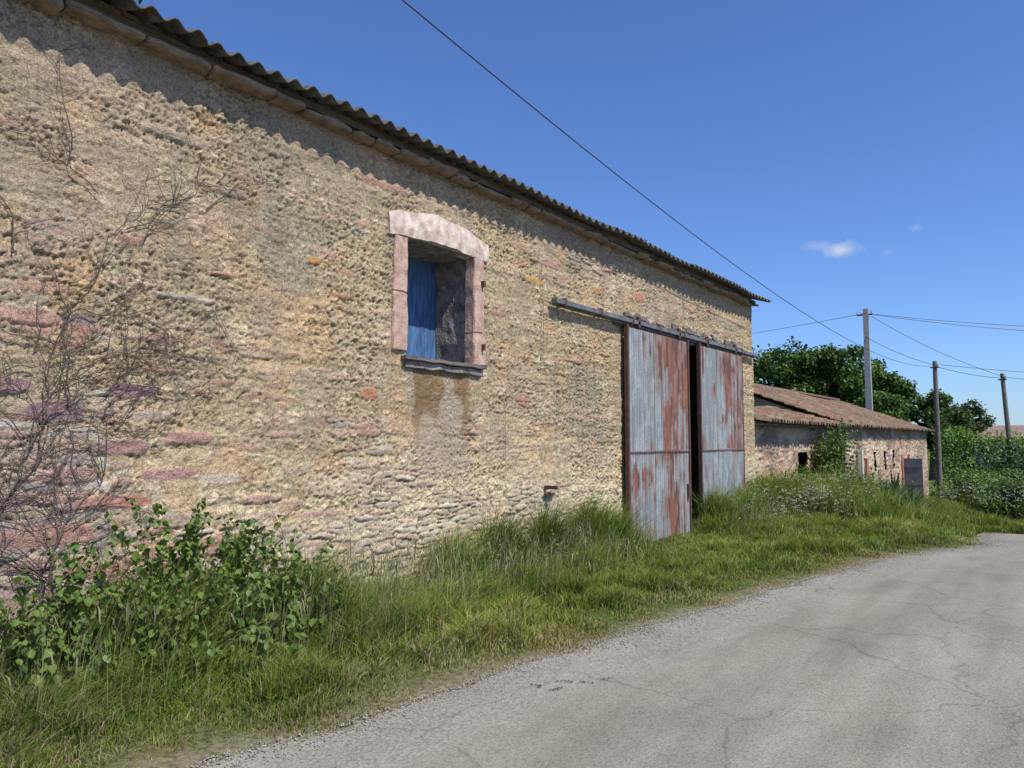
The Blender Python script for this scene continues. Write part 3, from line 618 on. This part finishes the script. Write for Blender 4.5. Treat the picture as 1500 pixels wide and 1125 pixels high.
def umbels(name,cx,cy,rx_,ry_,n,h0,h1,col,r,bs=.012):
    e=empty(name); spl=[];P_=[];
    for i in range(n):
        x=cx+random.gauss(0,rx_); y=cy+random.gauss(0,ry_); h=random.uniform(h0,h1); z0=float(g(x,y))
        tx,ty=x+random.gauss(0,.06),y+random.gauss(0,.06); spl.append(([(x,y,z0),(tx,ty,z0+h)],[.003,.002]))
        for k in range(4 if r>.02 else 1):
            ax,ay=tx+random.gauss(0,r*1.8),ty+random.gauss(0,r*1.8); az=z0+h+random.uniform(-.22,.05)
            for q in range(8 if r>.02 else 3): P_.append((ax+random.gauss(0,r*.4),ay+random.gauss(0,r*.4),az+random.gauss(0,.006)))
    P_=np.array(P_); v,f,c=leaves(P_,R.uniform(.7,1.3,len(P_))*bs,np.tile(col,(len(P_),1)),(-.3,.6)); mesh_np('blossom',v,f,M_leaf,c,False,e)
    curve_ob('stalks',spl,M_stem,1.0,0,e)
WHT=(.72,.72,.62)
umbels('cow_parsley',-4.0,14.0,.32,.7,46,.45,.95,WHT,.05,.014)
umbels('cow_parsley',-3.8,15.6,.35,.8,42,.5,1.05,WHT,.05,.015)
umbels('cow_parsley',-3.7,17.6,.4,.8,26,.6,1.15,WHT,.05,.016)
umbels('cow_parsley',-2.9,31,.6,1.5,26,.7,1.1,(.62,.62,.52),.07,.024)
umbels('cow_parsley',-1.2,28.5,.6,.9,36,.7,1.2,(.62,.62,.52),.07,.024)
umbels('buttercup_flowers',-4.6,7.6,.25,1.0,60,.25,.5,(.75,.6,.04),.012,.014)
umbels('buttercup_flowers',-4.2,12.5,.4,1.2,60,.3,.5,(.75,.6,.04),.012,.014)
def blob_leaves(name,blobs,n,ls,a,b,parent=None,squash=1):
    ps=[];cs=[]
    for (bx,by,bz,br,bh) in blobs:
        k=int(n/len(blobs)); th=R.rand(k)*2*np.pi; u=R.uniform(-1,1,k); rr=(.55+.52*R.rand(k))
        q=np.sqrt(1-u*u); P_=np.stack([bx+br*rr*q*np.cos(th),by+br*rr*q*np.sin(th),bz+bh*rr*u],-1)
        P_+=R.normal(0,br*.10,P_.shape); ps.append(P_)
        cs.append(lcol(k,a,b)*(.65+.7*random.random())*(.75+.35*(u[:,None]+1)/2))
    ps=np.concatenate(ps); cs=np.concatenate(cs)
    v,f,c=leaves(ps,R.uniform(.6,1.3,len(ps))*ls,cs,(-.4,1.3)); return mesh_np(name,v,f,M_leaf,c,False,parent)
# ---- yucca
e=empty('yucca_plant'); vs=[];fs=[];cs=[]
for (bx,by,bz) in((-3.45,20.4,.55),(-3.15,20.8,.30),(-3.65,20.1,.30)):
    z0=float(g(bx,by))+bz
    for i in range(90):
        an=random.random()*6.28; el=random.uniform(-.3,1.45); L=random.uniform(.55,.85); w=.045
        d1=Vector((math.cos(an)*math.cos(el),math.sin(an)*math.cos(el),math.sin(el))); sd=Vector((-math.sin(an),math.cos(an),0))*w/2
        o=Vector((bx,by,z0)); m_=o+d1*L*.5; t=o+d1*L+Vector((0,0,-.06)); k=len(vs)
        vs+= [o-sd*.5,o+sd*.5,m_-sd,m_+sd,t]; fs+=[(k,k+1,k+3),(k,k+3,k+2),(k+2,k+3,k+4)]
        cc=random.uniform(.6,1.3); cs+=[(.10*cc,.14*cc,.085*cc)]*5
mesh_np('sword_leaves',np.array([tuple(v) for v in vs]),np.array(fs),M_leaf,np.array(cs),False,e)
curve_ob('trunk',[([(-3.45,20.4,-.7),(-3.45,20.4,.2)],[.08,.07]),([(-3.15,20.8,-.7),(-3.15,20.8,-.05)],[.07,.06]),([(-3.65,20.1,-.7),(-3.65,20.1,-.05)],[.07,.06])],M_bark,1,2,e)

# ---- dead climber on barn wall, pressed flat against the render
spl=[]
def grow(y,z,a,L,r,depth):
    pts=[];rad=[];st=.045; n=max(3,int(L/st)); x=WX+.025+random.uniform(0,.015); a0=a
    for i in range(n+1):
        pts.append((x,y,z)); rad.append(max(.0011,r*(1-.7*i/n)))
        a+=random.gauss(0,.15)+.07*(a0-a)
        if random.random()<.14: a+=random.choice((-1,1))*random.uniform(.25,.6)
        y+=math.cos(a)*st; z+=math.sin(a)*st
        x=min(max(x+random.gauss(0,.004),WX+.015),WX+.055)
        if z>4.4 or z<.1 : break
        if depth<4 and i>0 and random.random()<(.28,.26,.22,.12)[depth]:
            grow(y,z,a+random.choice((-1,1))*random.uniform(.5,1.15),L*random.uniform(.22,.45),r*.65,depth+1)
    if len(pts)>2: spl.append((pts,rad))
for i in range(6): grow(random.uniform(.9,2.1),random.uniform(.2,.9),random.uniform(1.3,2.1),random.uniform(1.3,2.4),.007,0)
for i in range(30): grow(random.uniform(1.2,2.25),random.uniform(.9,2.3),random.uniform(-.2,3.2),random.uniform(.4,.9),.0045,1)
for (y,z,a,L) in((2.2,2.6,1.0,1.2),(2.1,2.4,.8,1.3),(2.5,3.1,.65,1.2),(1.8,2.8,1.4,1.3),(2.6,3.0,.9,.9),(2.1,3.5,1.2,.8),(2.5,2.2,.3,.6),(2.3,3.3,2.0,.7),(3.1,3.4,.5,.9),(2.3,2.0,.5,.6)): grow(y,z,a,L,.005,1)
for (y,z) in((6.95,1.35),(7.75,2.6),(7.72,3.0)):
    spl.append(([(WX+.03,y+random.gauss(0,.01),z+i*.12) for i in range(8)],[.003]*8))
for (y,z) in((2.6,.55),(3.4,.5),(3.9,.5),(4.6,.6)): grow(y,z,1.5,.8,.003,3)
curve_ob('dead_climbing_vine',spl,M_vine,1.0,0)
print('vine splines',len(spl))

P_=np.stack([-5.05+R.normal(0,.03,260),R.choice([2.0,2.35,1.75,2.15],260)+R.normal(0,.06,260),4.66+R.uniform(0,.05,260)],-1)
v,f,c=leaves(P_,R.uniform(.02,.05,260),lcol(260,(.06,.09,.02),(.15,.17,.05)),(-1,1)); mesh_np('roof_moss',v,f,M_leaf,c,False,barn)

# ================================================================= TREES
def tree(name,x,y,H,rad,nb,nl,ls,a,b,trunk=.35,cz=.6):
    e=empty(name); z0=float(g(x,y)); spl=[]
    top=(x+random.gauss(0,.3),y,z0+H*.75)
    spl.append(([(x,y,z0-.2),(x+.1,y,z0+H*.3),((x+top[0])/2,y,z0+H*.5),top],[trunk,trunk*.75,trunk*.5,trunk*.15]))
    blobs=[]
    for i in range(nb):
        an=random.random()*6.28; u=random.uniform(-.75,1); q=math.sqrt(max(0,1-u*u*.8))*random.uniform(.35,1)
        bx=x+rad*q*math.cos(an)*.8; by=y+rad*q*math.sin(an)*.8; bz=z0+H*cz+(H*(1-cz)*.85)*u; br=rad*random.uniform(.15,.34)
        blobs.append((bx,by,bz,br,br*random.uniform(.6,.9)))
        s_=z0+H*random.uniform(.3,.6); spl.append(([(x,y,s_),((x+bx)/2,(y+by)/2,(s_+bz)/2+.2),(bx,by,bz)],[trunk*.35,trunk*.2,.03]))
    curve_ob('trunk_and_limbs',spl,M_bark,1,2,e)
    blob_leaves('foliage',blobs,nl,ls,a,b,e)
    return e
DA=(.04,.08,.015);DB=(.12,.20,.035)
tree('oak_tree',-18.5,61.5,10.6,4.8,60,19000,.28,DA,DB)
tree('oak_tree',-14.3,62.5,10.6,4.2,56,18000,.28,DA,DB)
tree('oak_tree',-25,60,9,4.5,36,6000,.34,DA,DB)
tree('oak_tree',-10.9,63.5,8.2,3.4,48,15000,.26,DA,DB)
tree('ash_tree',-7.8,62,6.5,2.8,36,11000,.22,DA,(.13,.21,.05))
tree('oak_tree',-12.0,128,8.4,4.4,36,8000,.40,(.05,.08,.035),(.11,.15,.06))
tree('ash_tree',-9.8,55,6.1,2.6,36,10000,.2,DA,DB)
bl=[]
for i in range(70):
    t=i/69; x=-5.2+t*22; y=45.0+t*6; top=2.2-.7*min(t*4,1)+random.uniform(-.2,.2); z0=-1.3
    for k in range(4): bl.append((x+random.gauss(0,.3),y+random.gauss(0,.3),z0+(top-z0)*(k+.5)/4,.75,.55))
blob_leaves('hedge',bl,42000,.13,(.10,.18,.03),(.23,.34,.07))
bl=[(-1.1+random.gauss(0,.7),29.5+random.gauss(0,.6),-.8+random.uniform(0,.7),.5,.4) for i in range(14)]
blob_leaves('elder_shrub',bl,8000,.09,(.08,.14,.03),(.18,.26,.06))
bl=[(-2.6+random.gauss(0,.9),37+random.gauss(0,1.5),-.9+random.uniform(0,.9),.6,.45) for i in range(18)]
blob_leaves('bramble_thicket',bl,9000,.10,(.07,.12,.03),(.16,.24,.05))
bl=[(-40+i*2.1+random.gauss(0,.5),150+random.gauss(0,4),.2+random.uniform(-.5,.8),2.0,1.4) for i in range(60)]
blob_leaves('distant_treeline',bl,14000,.5,(.05,.08,.04),(.10,.14,.07))

# ================================================================= distant house
hs=empty('distant_house'); hx,hy=-4.5,96
rough_box('walls',(hx-3.2,hy-4,-1.5),(hx+8,hy+4,1.75),M_plaster,hs)
Mr=mat_noise('far_roof_tile',(.22,.14,.11),(.30,.20,.15),2)
polys('roof',[(hx-3.6,hy-4.6,1.7),(hx+8.4,hy-4.6,1.7),(hx+8.4,hy,3.2),(hx-1.6,hy,3.2),(hx+8.4,hy+4.6,1.7),(hx-3.6,hy+4.6,1.7)],[(0,1,2,3),(3,2,4,5),(0,3,5),(1,4,2)],Mr,hs)
rough_box('chimney',(hx+2.2,hy-.4,2.8),(hx+2.9,hy+.3,4.2),M_gable,hs)

# ================================================================= poles and wires
def pole(name,x,y,top,r0,r1,mat,lean=(0,0),conc=False):
    e=empty(name); z0=float(g(x,y))-.3
    if conc:
        V=[]
        for zz,r in((z0,r0),(top,r1)):
            for sx,sy in((-1,-.7),(1,-.7),(1,.7),(-1,.7)): V.append((x+sx*r,y+sy*r,zz))
        polys('shaft',V,[(0,1,5,4),(1,2,6,5),(2,3,7,6),(3,0,4,7),(4,5,6,7)],mat,e)
        rough_box('bracket',(x-.45,y-.05,top-.35),(x+.35,y+.03,top-.28),M_iron,e)
        for dx_ in(-.42,.0,.30):
            curve_ob('insulator',[([(x+dx_,y-.02,top-.28),(x+dx_,y-.02,top-.12)],[.05,.04])],M_ins,1,2,e)
    else:
        curve_ob('shaft',[([(x,y,z0),(x+lean[0]/2,y+lean[1]/2,(z0+top)/2),(x+lean[0],y+lean[1],top)],[r0,(r0+r1)/2,r1])],mat,1,3,e)
        rough_box('bracket',(x+lean[0]-.2,y+lean[1]-.1,top-.35),(x+lean[0]+.2,y+lean[1]-.06,top-.29),M_iron,e)
        curve_ob('insulator',[([(x+lean[0]+.15,y+lean[1]-.12,top-.3),(x+lean[0]+.15,y+lean[1]-.12,top-.15)],[.05,.04])],M_ins,1,2,e)
    return e
pole('utility_pole',-8.4,43.6,8.75,.19,.13,M_conc,conc=True)
pole('utility_pole',-5.05,42.2,5.55,.13,.10,M_pole)
pole('utility_pole',-2.15,45.8,5.05,.13,.10,M_pole,lean=(-.3,0))
def wire(a,b,sag,n=24):
    p=[]
    for i in range(n+1):
        t=i/n; p.append((a[0]+(b[0]-a[0])*t,a[1]+(b[1]-a[1])*t,a[2]+(b[2]-a[2])*t-4*sag*t*(1-t)))
    return (p,.012)
ws=[]
p=[]
for yy in np.linspace(-10,42.2,60): p.append((-4.45-.6*(yy+10)/52.2,yy,1.6+2.85+.0028*(yy-24.5)**2))
ws.append((p,.007))
T1=(-8.4,43.5,8.5)
ws.append(wire(T1,(-40,50,8.3),.5)); 
ws.append(wire(T1,(20,62,8.6),1.1)); ws.append(wire((-8.1,43.5,8.4),(20,60,7.8),1.2)); ws.append(wire((-8.1,43.5,8.3),(-2.45,45.7,4.9),.25))
ws.append(wire((-5.05,42.2,5.3),(-2.45,45.7,4.8),.1)); ws.append(wire((-2.45,45.7,4.85),(14,52,4.6),.5)); ws.append(wire((-8.4,43.5,7.2),(-5.05,42.2,5.35),.15)); ws.append(wire((-5.05,42.2,5.4),(16,52,4.6),.6))
curve_ob('power_line',ws,M_wire,1,1)

# ================================================================= light, sky, camera
sdir=Vector((1,-.15,1.3)).normalized()
L=bpy.data.lights.new('sun','SUN'); L.energy=5.0; L.angle=math.radians(.5); L.color=(1,.95,.87)
lo=bpy.data.objects.new('sun',L); COL.objects.link(lo); lo.rotation_euler=(-sdir).to_track_quat('-Z','Y').to_euler(); lo.location=(20,-5,30)
w=bpy.data.worlds.new('World'); S.world=w; w.use_nodes=True; nt=w.node_tree; N=nt.nodes
bg=N['Background']; sk=N.new('ShaderNodeTexSky'); sk.sky_type='NISHITA'; sk.sun_disc=False
sk.sun_elevation=math.asin(sdir.z); sk.sun_rotation=math.atan2(sdir.x,sdir.y); sk.altitude=100; sk.air_density=1.0; sk.dust_density=.4; sk.ozone_density=3.0
tc=N.new('ShaderNodeTexCoord')
tm=N.new('ShaderNodeMix'); tm.data_type='RGBA'; tm.blend_type='MULTIPLY'; tm.inputs[0].default_value=1; nt.links.new(sk.outputs[0],tm.inputs[6]); tm.inputs[7].default_value=(.90,1.16,1.66,1)
last=tm.outputs[2]
for cen,r,sd in(((-.210,.950,.232),.020,0),((-.235,.945,.238),.022,3),((-.128,.958,.247),.009,5),((-.158,.957,.222),.008,8)):
    s_=N.new('ShaderNodeVectorMath'); s_.operation='SUBTRACT'; s_.inputs[1].default_value=cen; nt.links.new(tc.outputs['Generated'],s_.inputs[0])
    m_=N.new('ShaderNodeVectorMath'); m_.operation='MULTIPLY'; m_.inputs[1].default_value=(1,1,1.9 if sd!=3 else 3.5); nt.links.new(s_.outputs[0],m_.inputs[0])
    l_=N.new('ShaderNodeVectorMath'); l_.operation='LENGTH'; nt.links.new(m_.outputs[0],l_.inputs[0])
    nn=N.new('ShaderNodeTexNoise'); nn.inputs['Scale'].default_value=45+sd; nn.inputs['Detail'].default_value=6; nt.links.new(tc.outputs['Generated'],nn.inputs[0])
    ma=N.new('ShaderNodeMath'); ma.operation='MULTIPLY_ADD'; nt.links.new(nn.outputs[0],ma.inputs[0]); ma.inputs[1].default_value=-r*2.0; nt.links.new(l_.outputs['Value'],ma.inputs[2])
    mr=N.new('ShaderNodeMapRange'); mr.inputs[1].default_value=-r*.9; mr.inputs[2].default_value=r*.15; mr.inputs[3].default_value=.6 if sd==0 else .22; mr.inputs[4].default_value=0; nt.links.new(ma.outputs[0],mr.inputs[0])
    mm=N.new('ShaderNodeMix'); mm.data_type='RGBA'; nt.links.new(mr.outputs[0],mm.inputs[0]); nt.links.new(last,mm.inputs[6]); mm.inputs[7].default_value=(7.8,8.1,8.6,1); last=mm.outputs[2]
nt.links.new(last,bg.inputs[0]); bg.inputs[1].default_value=.1
cam=bpy.data.cameras.new('camera'); co=bpy.data.objects.new('camera',cam); COL.objects.link(co); S.camera=co
co.location=(0,0,1.6); co.rotation_euler=(math.radians(94.35),0,math.radians(36.7)); cam.sensor_width=36; cam.lens=26.0; cam.clip_end=2000; cam.clip_start=.05
S.view_settings.view_transform='Standard'; S.view_settings.look='None'; S.view_settings.exposure=0
